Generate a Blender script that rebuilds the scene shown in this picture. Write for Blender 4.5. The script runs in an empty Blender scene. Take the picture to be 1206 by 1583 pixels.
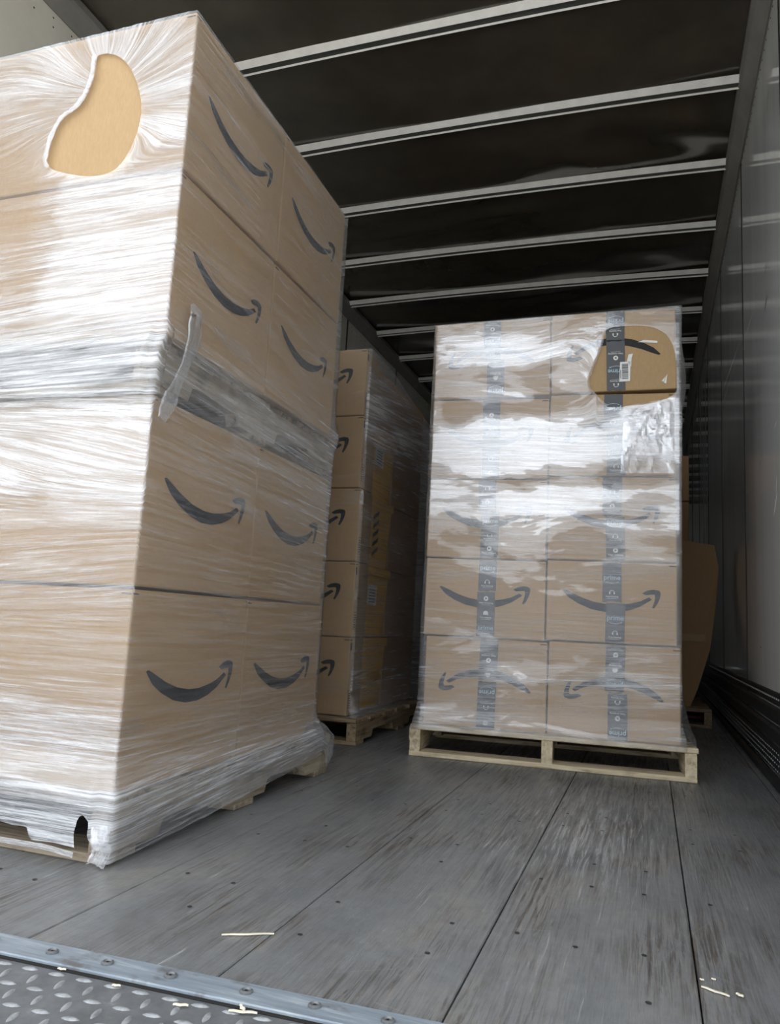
import bpy, bmesh, math, random
from mathutils import Vector, Matrix, noise
from math import pi, sin, cos, radians, exp, atan2, hypot

random.seed(11)
S = bpy.context.scene
COL = S.collection

# ------------------------------------------------------------------ camera
FPX = 1177.5
YAW, PITCH, ROLL = radians(19.0766), radians(8.1827), radians(-3.0726)
CAM_Z = 0.48
fw = Vector((-sin(YAW)*cos(PITCH), cos(YAW)*cos(PITCH), sin(PITCH)))
rt = Vector((cos(YAW), sin(YAW), 0))
dn = -rt.cross(fw)
r2 = rt*cos(ROLL) + dn*sin(ROLL)
d2 = -rt*sin(ROLL) + dn*cos(ROLL)
cd = bpy.data.cameras.new('camera')
cam = bpy.data.objects.new('camera', cd); COL.objects.link(cam)
M = Matrix((r2, -d2, -fw)).transposed().to_4x4()
M.translation = (0, 0, CAM_Z)
cam.matrix_world = M
cd.sensor_fit = 'HORIZONTAL'; cd.sensor_width = 36.0
cd.lens = FPX/1206*36.0
cd.clip_start = 0.02
S.camera = cam

# ------------------------------------------------------------------ world / light
w = bpy.data.worlds.new('overcast_sky'); S.world = w; w.use_nodes = True
bg = w.node_tree.nodes['Background']
bg.inputs['Color'].default_value = (0.90, 0.95, 1.0, 1)
bg.inputs['Strength'].default_value = 1.0
sd = bpy.data.lights.new('sun', 'SUN'); sd.energy = 3.6; sd.angle = radians(3); sd.color = (1.0, 0.98, 0.95)
sun = bpy.data.objects.new('sun', sd); COL.objects.link(sun)
sun.rotation_euler = (radians(-38), radians(8), 0)      # high over the trailer's nose: lights the yard, not the load
S.view_settings.view_transform = 'Standard'
S.view_settings.look = 'None'
S.view_settings.exposure = 1.45
S.view_settings.gamma = 1.0
S.view_settings.use_curve_mapping = False

# ------------------------------------------------------------------ material helpers
def new_mat(name):
    m = bpy.data.materials.new(name); m.use_nodes = True
    nt = m.node_tree
    for n in list(nt.nodes): nt.nodes.remove(n)
    out = nt.nodes.new('ShaderNodeOutputMaterial')
    return m, nt, out
def N(nt, t, **kw):
    n = nt.nodes.new(t)
    for k, v in kw.items():
        if k in n.inputs: n.inputs[k].default_value = v
        else: setattr(n, k, v)
    return n
def L(nt, a, b): nt.links.new(a, b)
def coords(nt, kind='Object', scale=(1,1,1), loc=(0,0,0), rot=(0,0,0), uv=None):
    if kind == 'World': src = nt.nodes.new('ShaderNodeNewGeometry').outputs['Position']
    elif kind == 'UV':
        n = nt.nodes.new('ShaderNodeUVMap'); n.uv_map = uv or 'flow'; src = n.outputs['UV']
    else: src = nt.nodes.new('ShaderNodeTexCoord').outputs[kind]
    mp = nt.nodes.new('ShaderNodeMapping')
    mp.inputs['Scale'].default_value = scale; mp.inputs['Location'].default_value = loc
    mp.inputs['Rotation'].default_value = rot
    L(nt, src, mp.inputs['Vector'])
    return mp.outputs['Vector']
def noise_tex(nt, vec, scale=1.0, detail=4.0, rough=0.6, dist=0.0):
    n = N(nt, 'ShaderNodeTexNoise'); n.inputs['Scale'].default_value = scale
    n.inputs['Detail'].default_value = detail; n.inputs['Roughness'].default_value = rough
    n.inputs['Distortion'].default_value = dist
    L(nt, vec, n.inputs['Vector']); return n.outputs['Fac']
def ramp(nt, fac, stops, interp='LINEAR'):
    r = nt.nodes.new('ShaderNodeValToRGB'); e = r.color_ramp.elements
    r.color_ramp.interpolation = interp
    while len(e) < len(stops): e.new(0.5)
    for el, (p, c) in zip(e, stops):
        el.position = p
        el.color = (c, c, c, 1) if not isinstance(c, tuple) else (*c, 1)
    L(nt, fac, r.inputs['Fac']); return r.outputs['Color']
def math_n(nt, op, a, b=None, clamp=False):
    n = nt.nodes.new('ShaderNodeMath'); n.operation = op; n.use_clamp = clamp
    for i, v in enumerate((a, b)):
        if v is None: continue
        if isinstance(v, (int, float)): n.inputs[i].default_value = v
        else: L(nt, v, n.inputs[i])
    return n.outputs[0]
def mixc(nt, fac, a, b, blend='MIX'):
    n = nt.nodes.new('ShaderNodeMix'); n.data_type = 'RGBA'; n.blend_type = blend
    for sock, v in ((n.inputs[0], fac), (n.inputs[6], a), (n.inputs[7], b)):
        if isinstance(v, (int, float)): sock.default_value = v
        elif isinstance(v, tuple): sock.default_value = (*v, 1)
        else: L(nt, v, sock)
    return n.outputs[2]
def bump(nt, h, strength=0.3, dist=0.002):
    b = nt.nodes.new('ShaderNodeBump'); b.inputs['Strength'].default_value = strength
    b.inputs['Distance'].default_value = dist
    L(nt, h, b.inputs['Height']); return b.outputs['Normal']
def principled(nt, out, color=None, rough=0.5, metal=0.0, spec=0.5, normal=None):
    p = nt.nodes.new('ShaderNodeBsdfPrincipled')
    for k, v in (('Base Color', color), ('Roughness', rough), ('Metallic', metal), ('Specular IOR Level', spec)):
        if v is None: continue
        if isinstance(v, tuple): p.inputs[k].default_value = (*v, 1)
        elif isinstance(v, (int, float)): p.inputs[k].default_value = v
        else: L(nt, v, p.inputs[k])
    if normal is not None: L(nt, normal, p.inputs['Normal'])
    L(nt, p.outputs[0], out.inputs['Surface']); return p
def plain(name, color, rough=0.6, metal=0.0, var=0.15, scale=30, spec=0.4):
    m, nt, out = new_mat(name)
    f = noise_tex(nt, coords(nt, 'Object'), scale, 4)
    lo = tuple(c*(1-var) for c in color); hi = tuple(min(1, c*(1+var)) for c in color)
    principled(nt, out, ramp(nt, f, [(0.3, lo), (0.7, hi)]), rough, metal, spec)
    return m

# ------------------------------------------------------------------ materials
def mat_cardboard(name, base):
    m, nt, out = new_mat(name)
    fine = noise_tex(nt, coords(nt, 'Object', (1, 1, 0.25)), 220, 3, 0.7)
    big = noise_tex(nt, coords(nt, 'World', (1, 1, 1)), 3.5, 3)
    oi = nt.nodes.new('ShaderNodeObjectInfo')
    c = ramp(nt, fine, [(0.25, tuple(x*0.90 for x in base)), (0.75, tuple(x*1.08 for x in base))])
    c = mixc(nt, ramp(nt, big, [(0.35, 0.0), (0.7, 0.22)]), c, tuple(x*0.80 for x in base))
    c = mixc(nt, math_n(nt, 'MULTIPLY', oi.outputs['Random'], 0.18), c, (base[0]*0.88, base[1]*0.84, base[2]*0.78))
    flute = nt.nodes.new('ShaderNodeTexWave'); flute.wave_type = 'BANDS'; flute.bands_direction = 'DIAGONAL'
    L(nt, coords(nt, 'Object', (1, 1, 0)), flute.inputs['Vector']); flute.inputs['Scale'].default_value = 55
    h = math_n(nt, 'ADD', math_n(nt, 'MULTIPLY', flute.outputs['Fac'], 0.35), fine)
    principled(nt, out, c, 0.72, 0, 0.3, bump(nt, h, 0.10, 0.001))
    return m
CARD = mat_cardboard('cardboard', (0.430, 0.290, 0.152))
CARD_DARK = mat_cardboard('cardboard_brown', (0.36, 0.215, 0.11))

def mat_print(name, color):
    m, nt, out = new_mat(name)
    wear = noise_tex(nt, coords(nt, 'Object', (1, 1, 1)), 60, 6, 0.75)
    c = mixc(nt, ramp(nt, wear, [(0.62, 0.0), (0.72, 0.55)]), color, (0.30, 0.20, 0.12))
    principled(nt, out, c, 0.55, 0, 0.3); return m
INK = mat_print('black_ink', (0.012, 0.014, 0.020))
INK_WORN = mat_print('worn_ink', (0.014, 0.013, 0.013))
TAPE = plain('black_tape', (0.014, 0.016, 0.021), 0.28, 0, 0.2, 40, 0.5)
TAPE_BLUE = plain('blue_lettering', (0.38, 0.53, 0.61), 0.4, 0, 0.05)
TAPE_WHITE = plain('white_lettering', (0.72, 0.72, 0.68), 0.4, 0, 0.05)
PAPER = plain('white_paper', (0.78, 0.78, 0.76), 0.6, 0, 0.04)

def mat_wood(name, a, b, dark, axis, rough=0.75):
    m, nt, out = new_mat(name)
    sc = [22, 22, 22]; sc[axis] = 1.3
    g = noise_tex(nt, coords(nt, 'World', tuple(sc)), 2.6, 6, 0.65, 0.6)
    st = noise_tex(nt, coords(nt, 'World', (5, 5, 5)), 2.0, 4)
    c = ramp(nt, g, [(0.30, dark), (0.46, a), (0.70, b)])
    c = mixc(nt, ramp(nt, st, [(0.52, 0.0), (0.72, 0.6)]), c, dark)
    principled(nt, out, c, rough, 0, 0.25, bump(nt, g, 0.35, 0.003))
    return m
PINE = [mat_wood('pale_pine_%s' % 'xyz'[i], (0.56, 0.46, 0.31), (0.74, 0.64, 0.46), (0.24, 0.18, 0.11), i) for i in (0, 1)]
GREYW = [mat_wood('weathered_wood_%s' % 'xyz'[i], (0.27, 0.22, 0.16), (0.42, 0.36, 0.27), (0.07, 0.055, 0.04), i) for i in (0, 1)]
BROWNW = [mat_wood('old_brown_wood_%s' % 'xyz'[i], (0.23, 0.165, 0.10), (0.36, 0.27, 0.17), (0.05, 0.035, 0.025), i) for i in (0, 1)]
SPLINT = plain('fresh_splinter', (0.76, 0.70, 0.56), 0.7)

def mat_floor():
    m, nt, out = new_mat('worn_floor_boards')
    pos = nt.nodes.new('ShaderNodeNewGeometry').outputs['Position']
    sep = nt.nodes.new('ShaderNodeSeparateXYZ'); L(nt, pos, sep.inputs[0])
    long_ = noise_tex(nt, coords(nt, 'World', (48, 1.9, 1), rot=(0, 0, 0.03)), 2.2, 7, 0.7, 0.9)
    grain = noise_tex(nt, coords(nt, 'World', (170, 7.0, 1), rot=(0, 0, -0.04)), 2.0, 4, 0.7, 0.4)
    cross = noise_tex(nt, coords(nt, 'World', (70, 6.0, 1), rot=(0, 0, 0.35)), 2.0, 5, 0.7, 0.3)
    patch = noise_tex(nt, coords(nt, 'World', (2.6, 1.3, 1)), 2.0, 5, 0.62, 0.4)
    patch2 = noise_tex(nt, coords(nt, 'World', (3.6, 1.4, 1), loc=(4, 2, 0)), 1.7, 5, 0.62, 0.3)
    mott = noise_tex(nt, coords(nt, 'World', (1, 1, 1)), 38, 5, 0.7)
    base = ramp(nt, patch, [(0.30, (0.130, 0.134, 0.139)), (0.52, (0.190, 0.194, 0.198)), (0.72, (0.24, 0.230, 0.214))])
    base = mixc(nt, ramp(nt, mott, [(0.35, 0.28), (0.6, 0.0)]), base, (0.085, 0.085, 0.086))
    brown = math_n(nt, 'MULTIPLY', ramp(nt, long_, [(0.41, 1.0), (0.53, 0.0)]), ramp(nt, patch2, [(0.44, 0.0), (0.62, 0.8)]))
    c = mixc(nt, brown, base, (0.052, 0.040, 0.034))
    tan = math_n(nt, 'MULTIPLY', ramp(nt, grain, [(0.50, 0.0), (0.70, 0.55)]), ramp(nt, patch2, [(0.45, 0.0), (0.6, 1.0)]))
    c = mixc(nt, tan, c, (0.29, 0.235, 0.175))
    dk = math_n(nt, 'MULTIPLY', ramp(nt, grain, [(0.32, 0.5), (0.45, 0.0)]), ramp(nt, patch, [(0.40, 0.25), (0.62, 0.8)]))
    c = mixc(nt, dk, c, (0.045, 0.042, 0.040))
    xs = math_n(nt, 'MULTIPLY', ramp(nt, cross, [(0.30, 0.8), (0.42, 0.0)]), ramp(nt, patch2, [(0.52, 0.0), (0.60, 1.0)]))
    c = mixc(nt, xs, c, (0.040, 0.035, 0.032))
    # worn pale fibres, with the load's reflected glare painted into the same patch
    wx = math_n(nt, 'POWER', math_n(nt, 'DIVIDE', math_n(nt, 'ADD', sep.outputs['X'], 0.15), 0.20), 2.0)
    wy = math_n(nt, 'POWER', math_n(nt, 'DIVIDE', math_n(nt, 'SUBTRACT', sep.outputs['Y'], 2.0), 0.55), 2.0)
    path = math_n(nt, 'POWER', 2.718, math_n(nt, 'MULTIPLY', math_n(nt, 'ADD', wx, wy), -1.0))  # patch mask for the wear and the painted glare
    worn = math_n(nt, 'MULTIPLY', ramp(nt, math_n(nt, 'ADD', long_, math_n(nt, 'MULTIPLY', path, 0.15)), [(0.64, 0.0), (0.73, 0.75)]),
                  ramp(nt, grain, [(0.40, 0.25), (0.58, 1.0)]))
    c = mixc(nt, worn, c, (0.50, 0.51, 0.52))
    wv = nt.nodes.new('ShaderNodeTexVoronoi'); wv.feature = 'DISTANCE_TO_EDGE'
    L(nt, coords(nt, 'World', (5, 1.4, 1), rot=(0, 0, 0.5)), wv.inputs['Vector']); wv.inputs['Scale'].default_value = 2.1
    scratch = math_n(nt, 'MULTIPLY', ramp(nt, wv.outputs['Distance'], [(0.0, 0.30), (0.005, 0.0)]), ramp(nt, patch2, [(0.45, 0.0), (0.6, 1.0)]))
    c = mixc(nt, scratch, c, (0.34, 0.34, 0.33))
    r = ramp(nt, math_n(nt, 'ADD', long_, math_n(nt, 'MULTIPLY', patch, 0.35)), [(0.50, 0.60), (0.72, 0.32)])
    h = math_n(nt, 'ADD', math_n(nt, 'MULTIPLY', long_, 1.0), math_n(nt, 'MULTIPLY', grain, 0.6))
    principled(nt, out, c, r, 0, 0.5, bump(nt, h, 0.35, 0.004))
    return m
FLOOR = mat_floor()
SCREW = plain('dirty_screw', (0.045, 0.043, 0.042), 0.6, 0.3)
GAP = plain('joint_black', (0.012, 0.011, 0.010), 0.9)

def mat_wall():
    m, nt, out = new_mat('glossy_wall_panel')
    v = noise_tex(nt, coords(nt, 'World', (1, 7, 0.5)), 1.2, 5)
    sc = nt.nodes.new('ShaderNodeTexVoronoi'); sc.feature = 'DISTANCE_TO_EDGE'
    L(nt, coords(nt, 'World', (1, 0.9, 0.35), rot=(0.5, 0, 0)), sc.inputs['Vector']); sc.inputs['Scale'].default_value = 3.0
    spots = noise_tex(nt, coords(nt, 'World', (1, 40, 9), rot=(0.3, 0, 0)), 1.4, 5, 0.75)
    c = ramp(nt, v, [(0.3, (0.70, 0.715, 0.71)), (0.7, (0.80, 0.81, 0.805))])
    c = mixc(nt, ramp(nt, sc.outputs['Distance'], [(0.0, 0.35), (0.004, 0.0)]), c, (0.75, 0.75, 0.74))
    c = mixc(nt, ramp(nt, spots, [(0.70, 0.0), (0.74, 0.85)]), c, (0.05, 0.05, 0.05))
    wob = noise_tex(nt, coords(nt, 'World', (1, 2.2, 1.4)), 1.5, 2)
    principled(nt, out, c, ramp(nt, v, [(0.3, 0.05), (0.7, 0.11)]), 0.0, 0.7, bump(nt, wob, 0.025, 0.02))
    return m
WALL = mat_wall()
WALL_L = plain('cream_wall_panel', (0.74, 0.72, 0.63), 0.35, 0, 0.08, 4)
SEAM = plain('dark_seam_strip', (0.035, 0.036, 0.035), 0.5, 0.3, 0.4, 60)
RAIL = plain('grey_rail', (0.27, 0.26, 0.24), 0.45, 0.1, 0.12, 8)
RIVET = plain('rivet_dark', (0.06, 0.06, 0.055), 0.45, 0.5)
SCUFF = plain('dark_scuff_steel', (0.055, 0.058, 0.062), 0.42, 0.6, 0.3, 25)
HOLE = plain('pale_slot', (0.42, 0.43, 0.43), 0.5)
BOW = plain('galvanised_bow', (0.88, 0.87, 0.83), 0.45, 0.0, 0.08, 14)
BOW_SHADE = plain('bow_underside_shade', (0.10, 0.105, 0.10), 0.45, 0.4, 0.15, 14)  # shade of the downward face painted in: darker copy of the bow
FRAME = plain('rear_frame_paint', (0.42, 0.42, 0.41), 0.5)
GROUND = plain('yard_concrete', (0.36, 0.35, 0.33), 0.9, 0, 0.2, 3)
def mat_ceiling():
    m, nt, out = new_mat('dark_roof_sheet')
    big = noise_tex(nt, coords(nt, 'World', (0.55, 1.1, 1)), 1.2, 1, 0.3, 0.7)
    f = noise_tex(nt, coords(nt, 'World', (1, 1, 1)), 5, 4)
    c = ramp(nt, f, [(0.3, (0.068, 0.059, 0.047)), (0.7, (0.088, 0.077, 0.062))])
    p = principled(nt, out, c, 0.13, 0.0, 0.5, bump(nt, big, 0.9, 0.15)); p.inputs['IOR'].default_value = 1.9
    return m
CEIL = mat_ceiling()
def mat_steel():
    m, nt, out = new_mat('worn_blue_steel')
    s = noise_tex(nt, coords(nt, 'World', (3, 40, 1), rot=(0, 0, 0.9)), 2.2, 7, 0.7)
    p = noise_tex(nt, coords(nt, 'World', (9, 14, 1)), 1.6, 5)
    c = ramp(nt, s, [(0.3, (0.16, 0.19, 0.225)), (0.55, (0.255, 0.295, 0.335)), (0.75, (0.44, 0.48, 0.51))])
    c = mixc(nt, ramp(nt, p, [(0.56, 0.0), (0.68, 0.7)]), c, (0.09, 0.075, 0.065))
    principled(nt, out, c, 0.5, 0.1, 0.5, bump(nt, s, 0.2, 0.002)); return m
STEEL = mat_steel()
def mat_plate():
    m, nt, out = new_mat('dirty_tread_plate')
    s = noise_tex(nt, coords(nt, 'World', (1, 1, 1)), 28, 7, 0.72)
    p = noise_tex(nt, coords(nt, 'World', (1, 1, 1)), 5, 4)
    c = ramp(nt, s, [(0.3, (0.095, 0.10, 0.106)), (0.6, (0.150, 0.156, 0.162)), (0.8, (0.27, 0.27, 0.265))])
    c = mixc(nt, ramp(nt, p, [(0.45, 0.0), (0.7, 0.5)]), c, (0.065, 0.06, 0.056))
    principled(nt, out, c, 0.5, 0.1, 0.5, bump(nt, s, 0.25, 0.002)); return m
PLATE = mat_plate()
LUG = plain('polished_lug', (0.30, 0.31, 0.32), 0.4, 0.2, 0.3, 90)
YELLOW = plain('yellow_tote_plastic', (0.78, 0.45, 0.03), 0.4, 0, 0.1, 6)
BOLT = plain('zinc_bolt', (0.16, 0.165, 0.17), 0.45, 0.3, 0.2, 200)

def mat_film(name, white=1.0, gloss=1.0, rough=(0.10, 0.30), dfreq=(1.7, 8.0), dstops=((0.46, 0.0), (0.50, 0.55), (0.62, 1.0)), bs=0.35, solid=0.0, cap=0.55):
    """thin stretch film: clear sheet, milky where layers gather in streaks, glossy surface"""
    m, nt, out = new_mat(name)
    at = nt.nodes.new('ShaderNodeAttribute'); at.attribute_name = 'layers'
    lay = at.outputs['Fac']
    at2 = nt.nodes.new('ShaderNodeAttribute'); at2.attribute_name = 'loose'
    loose = at2.outputs['Fac']
    A_src = noise_tex(nt, coords(nt, 'UV', (2.0, 62, 1)), 1.6, 6, 0.74, 0.2)
    A = ramp(nt, A_src, [(0.43, 0.0), (0.62, 1.0)])
    B = ramp(nt, noise_tex(nt, coords(nt, 'UV', (5, 210, 1), rot=(0, 0, 0.01)), 1.5, 4, 0.72), [(0.46, 0.0), (0.60, 1.0)])
    C = ramp(nt, noise_tex(nt, coords(nt, 'UV', (0.9, 9.0, 1), loc=(3, 1, 0)), 1.5, 3, 0.62), [(0.36, 0.0), (0.62, 1.0)])
    # loose film shines more; patches of sky glare are also painted into this mask
    Dn = noise_tex(nt, coords(nt, 'UV', (*dfreq, 1), loc=(7, 5, 0)), 1.5, 5, 0.58, 0.5)
    Dn = math_n(nt, 'ADD', Dn, math_n(nt, 'MULTIPLY', math_n(nt, 'SUBTRACT', loose, 0.5), 0.50))
    D = ramp(nt, Dn, list(dstops))
    st = math_n(nt, 'MULTIPLY', A, math_n(nt, 'ADD', 0.35, math_n(nt, 'MULTIPLY', C, 0.65)))
    st = math_n(nt, 'ADD', st, math_n(nt, 'MULTIPLY', B, math_n(nt, 'ADD', 0.10, math_n(nt, 'MULTIPLY', C, 0.30))))
    haze = math_n(nt, 'MULTIPLY', lay, math_n(nt, 'ADD', 0.09*white, math_n(nt, 'MULTIPLY', st, 0.66*white)))
    haze = math_n(nt, 'MINIMUM', math_n(nt, 'ADD', haze, 0.015), 0.90)
    nrm = bump(nt, math_n(nt, 'ADD', A_src, math_n(nt, 'MULTIPLY', B, 0.3)), bs, 0.004)
    tr = N(nt, 'ShaderNodeBsdfTransparent'); tr.inputs['Color'].default_value = (0.97, 0.97, 0.98, 1)
    df = N(nt, 'ShaderNodeBsdfDiffuse'); df.inputs['Color'].default_value = (0.88, 0.89, 0.92, 1); L(nt, nrm, df.inputs['Normal'])
    tl = N(nt, 'ShaderNodeBsdfTranslucent'); tl.inputs['Color'].default_value = (0.85, 0.86, 0.89, 1)
    m1 = N(nt, 'ShaderNodeMixShader'); m1.inputs[0].default_value = 0.3; L(nt, df.outputs[0], m1.inputs[1]); L(nt, tl.outputs[0], m1.inputs[2])
    m2 = N(nt, 'ShaderNodeMixShader'); L(nt, haze, m2.inputs[0]); L(nt, tr.outputs[0], m2.inputs[1]); L(nt, m1.outputs[0], m2.inputs[2])
    gl = N(nt, 'ShaderNodeBsdfGlossy'); gl.inputs['Color'].default_value = (0.96, 0.97, 1, 1); L(nt, nrm, gl.inputs['Normal'])
    L(nt, ramp(nt, A_src, [(0.35, rough[0]), (0.65, rough[1])]), gl.inputs['Roughness'])
    fr = N(nt, 'ShaderNodeFresnel'); fr.inputs['IOR'].default_value = 1.5; L(nt, nrm, fr.inputs['Normal'])
    sheen = math_n(nt, 'MULTIPLY', D, math_n(nt, 'ADD', (2.4+solid)*gloss, math_n(nt, 'MULTIPLY', math_n(nt, 'ADD', A, B), 1.8*gloss)))
    gf = math_n(nt, 'MULTIPLY', fr.outputs[0], math_n(nt, 'ADD', 0.9*gloss, sheen))
    gf = math_n(nt, 'MINIMUM', gf, cap)
    m3 = N(nt, 'ShaderNodeMixShader'); L(nt, gf, m3.inputs[0]); L(nt, m2.outputs[0], m3.inputs[1]); L(nt, gl.outputs[0], m3.inputs[2])
    L(nt, m3.outputs[0], out.inputs['Surface'])
    return m
FILM = mat_film('stretch_film', 1.0, 1.0)
FILM_GLARE = mat_film('stretch_film_glare', 0.85, 1.1, (0.05, 0.18), (1.9, 6.0), ((0.44, 0.0), (0.46, 0.24), (0.565, 0.34), (0.585, 0.85), (0.66, 1.0)), 0.18, 3.0, 0.5)  # glossier copy of the film with stronger painted glare patches

# ------------------------------------------------------------------ mesh helpers
def mesh_obj(name, verts, faces, mat, parent=None, smooth=False):
    me = bpy.data.meshes.new(name); me.from_pydata([tuple(v) for v in verts], [], faces); me.update()
    if mat: me.materials.append(mat)
    if smooth:
        for p in me.polygons: p.use_smooth = True
    o = bpy.data.objects.new(name, me); COL.objects.link(o)
    if parent: o.parent = parent
    return o
def use_mesh(name, me, parent=None, loc=(0, 0, 0), rotz=0):
    o = bpy.data.objects.new(name, me); COL.objects.link(o); o.location = loc; o.rotation_euler = (0, 0, rotz)
    if parent: o.parent = parent
    return o
def box_mesh(name, size, mat, bevel=0.0, seg=1, jitter=0.0, center=(0, 0, 0)):
    bm = bmesh.new(); bmesh.ops.create_cube(bm, size=1)
    for v in bm.verts:
        v.co = Vector((v.co.x*size[0], v.co.y*size[1], v.co.z*size[2])) + Vector(center)
        if jitter: v.co += Vector((random.uniform(-1, 1), random.uniform(-1, 1), random.uniform(-1, 1)))*jitter
    if bevel: bmesh.ops.bevel(bm, geom=list(bm.edges), offset=bevel, segments=seg, affect='EDGES', profile=0.5)
    me = bpy.data.meshes.new(name); bm.to_mesh(me); bm.free()
    if mat: me.materials.append(mat)
    return me
def box_obj(name, x0, x1, y0, y1, z0, z1, mat, parent=None, bevel=0.0, jitter=0.0):
    c = ((x0+x1)/2, (y0+y1)/2, (z0+z1)/2)
    me = box_mesh(name, (x1-x0, y1-y0, z1-z0), mat, bevel, 1, jitter)
    return use_mesh(name, me, parent, c)
class MB:
    def __init__(s): s.v = []; s.f = []
    def add(s, v, f):
        b = len(s.v); s.v += [Vector(x) for x in v]; s.f += [tuple(i+b for i in q) for q in f]
    def box(s, x0, x1, y0, y1, z0, z1):
        s.add([(x, y, z) for z in (z0, z1) for y in (y0, y1) for x in (x0, x1)],
              [(0, 2, 3, 1), (4, 5, 7, 6), (0, 1, 5, 4), (2, 6, 7, 3), (0, 4, 6, 2), (1, 3, 7, 5)])
    def poly(s, pts): s.add(pts, [tuple(range(len(pts)))])
    def prism(s, prof, a, b, axis=0):
        n = len(prof); vs = []
        for t in (a, b):
            for p, q in prof: vs.append((t, p, q) if axis == 0 else (p, t, q) if axis == 1 else (p, q, t))
        s.add(vs, [tuple(range(n)), tuple(range(2*n-1, n-1, -1))] + [(i, (i+1) % n, n+(i+1) % n, n+i) for i in range(n)])
    def disc(s, c, r, n=10, h=0.003, dome=0.6):
        vs = [(c[0]+r*cos(2*pi*i/n), c[1]+r*sin(2*pi*i/n), c[2]) for i in range(n)]
        vs += [(c[0]+r*dome*cos(2*pi*i/n), c[1]+r*dome*sin(2*pi*i/n), c[2]+h) for i in range(n)]
        s.add(vs, [(i, (i+1) % n, n+(i+1) % n, n+i) for i in range(n)] + [tuple(range(n, 2*n))])
    def obj(s, name, mat, parent=None, smooth=False): 
        o = mesh_obj(name, s.v, s.f, mat, parent, smooth)
        bm = bmesh.new(); bm.from_mesh(o.data); bmesh.ops.recalc_face_normals(bm, faces=bm.faces); bm.to_mesh(o.data); bm.free()
        return o
def tag(o, label=None, cat=None, group=None, kind=None):
    if label: o['label'] = label
    if cat: o['category'] = cat
    if group: o['group'] = group
    if kind: o['kind'] = kind
    return o
def empty(name, loc=(0, 0, 0), rotz=0):
    o = bpy.data.objects.new(name, None); COL.objects.link(o); o.location = loc; o.rotation_euler = (0, 0, rotz)
    o.empty_display_size = 0.1
    return o

# ================================================================== THE TRAILER
XL, XR = -2.225, 0.412          # inner wall faces
Y0, Y1 = 0.88, 14.6             # rear opening, front bulkhead
ZC = 2.875                      # roof sheet

# yard outside
yd = mesh_obj('yard_ground', [(-40, -45, -1.25), (40, -45, -1.25), (40, 40, -1.25), (-40, 40, -1.25)], [(0, 1, 2, 3)], GROUND)
tag(yd, 'pale concrete yard outside the trailer', 'ground', kind='structure')

# floor: each board its own part on a dark base
fl = box_obj('floor', XL-0.05, XR+0.05, Y0-0.04, Y1, -0.10, -0.014, GAP)
tag(fl, 'worn grey wooden trailer floor of long boards', 'floor', kind='structure')
PW = 0.305
k0 = -8
pm = {}
for k in range(k0, 2):
    xa, xb = 0.066 + PW*k + 0.0012, 0.066 + PW*(k+1) - 0.0012
    xa, xb = max(xa, XL), min(xb, XR)
    if xb - xa < 0.02: continue
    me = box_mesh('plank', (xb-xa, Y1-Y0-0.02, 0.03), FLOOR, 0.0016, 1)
    o = use_mesh('plank', me, fl); 
    o.matrix_parent_inverse = fl.matrix_world.inverted()
    o.location = ((xa+xb)/2 - fl.location.x, (Y0+Y1)/2 - fl.location.y, -0.015 - fl.location.z - random.uniform(0, 0.0008))
# countersunk screws in rows over the cross members
sc = MB()
row = 1.155; i = 0
while row < 7:
    for k in range(-8, 2):
        for q, dx in enumerate((0.036, 0.137, 0.236)):
            if random.random() < .42: continue
            x = 0.066 + PW*k + dx + random.uniform(-.006, .006)
            if not XL+.02 < x < XR-.02: continue
            y = row + random.uniform(-.012, .012)
            n = 8; r = 0.0044
            ring = [(x+r*cos(2*pi*j/n)*1.0, y+r*sin(2*pi*j/n), 0.0006) for j in range(n)]
            inn = [(x+r*.5*cos(2*pi*j/n), y+r*.5*sin(2*pi*j/n), 0.0002) for j in range(n)]
            sc.add(ring+inn, [(j, (j+1) % n, n+(j+1) % n, n+j) for j in range(n)] + [tuple(range(n, 2*n))])
    row += 0.146 if i % 2 == 0 else 0.29; i += 1
so = sc.obj('screw_head', SCREW, fl); so.location = -fl.location; so['kind'] = 'stuff'

# ceiling
ce = box_obj('ceiling', XL-0.03, XR+0.03, Y0, Y1, ZC, ZC+0.03, CEIL)
tag(ce, 'dark glossy roof sheet with pale crosswise bows', 'ceiling', kind='structure')
def bow_mesh():
    m1 = MB(); m2 = MB(); m3 = MB()
    xa, xb = XL+0.055, XR-0.058
    # profile (y,z): near web slopes, flat underside, far lip
    return xa, xb
xa, xb = XL+0.050, XR-0.058
def camber(x):  # bows arch a little toward the middle
    t = (x-(xa+xb)/2)/((xb-xa)/2); return 0.016*(1-t*t)
def bow_part(name, prof, mat):
    n = 14; vs = []; fs = []; m = len(prof)
    for i in range(n+1):
        x = xa + (xb-xa)*i/n
        for p, q in prof: vs.append((x, p, q + camber(x)))
    for i in range(n):
        for j in range(m): fs.append((i*m+j, i*m+(j+1) % m, (i+1)*m+(j+1) % m, (i+1)*m+j))
    fs += [tuple(range(m)), tuple(n*m+j for j in range(m-1, -1, -1))]
    me = bpy.data.meshes.new(name); me.from_pydata(vs, [], fs); me.update()
    bm = bmesh.new(); bm.from_mesh(me); bmesh.ops.recalc_face_normals(bm, faces=bm.faces); bm.to_mesh(me); bm.free()
    me.materials.append(mat); return me
web = bow_part('near_flange', [(-0.018, ZC-0.014), (-0.014, ZC-0.012), (0.007, ZC-0.034), (0.004, ZC-0.038)], BOW)
und = bow_part('channel', [(0.004, ZC-0.036), (0.036, ZC-0.033), (0.036, ZC-0.010), (0.004, ZC-0.010)], BOW_SHADE)
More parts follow.
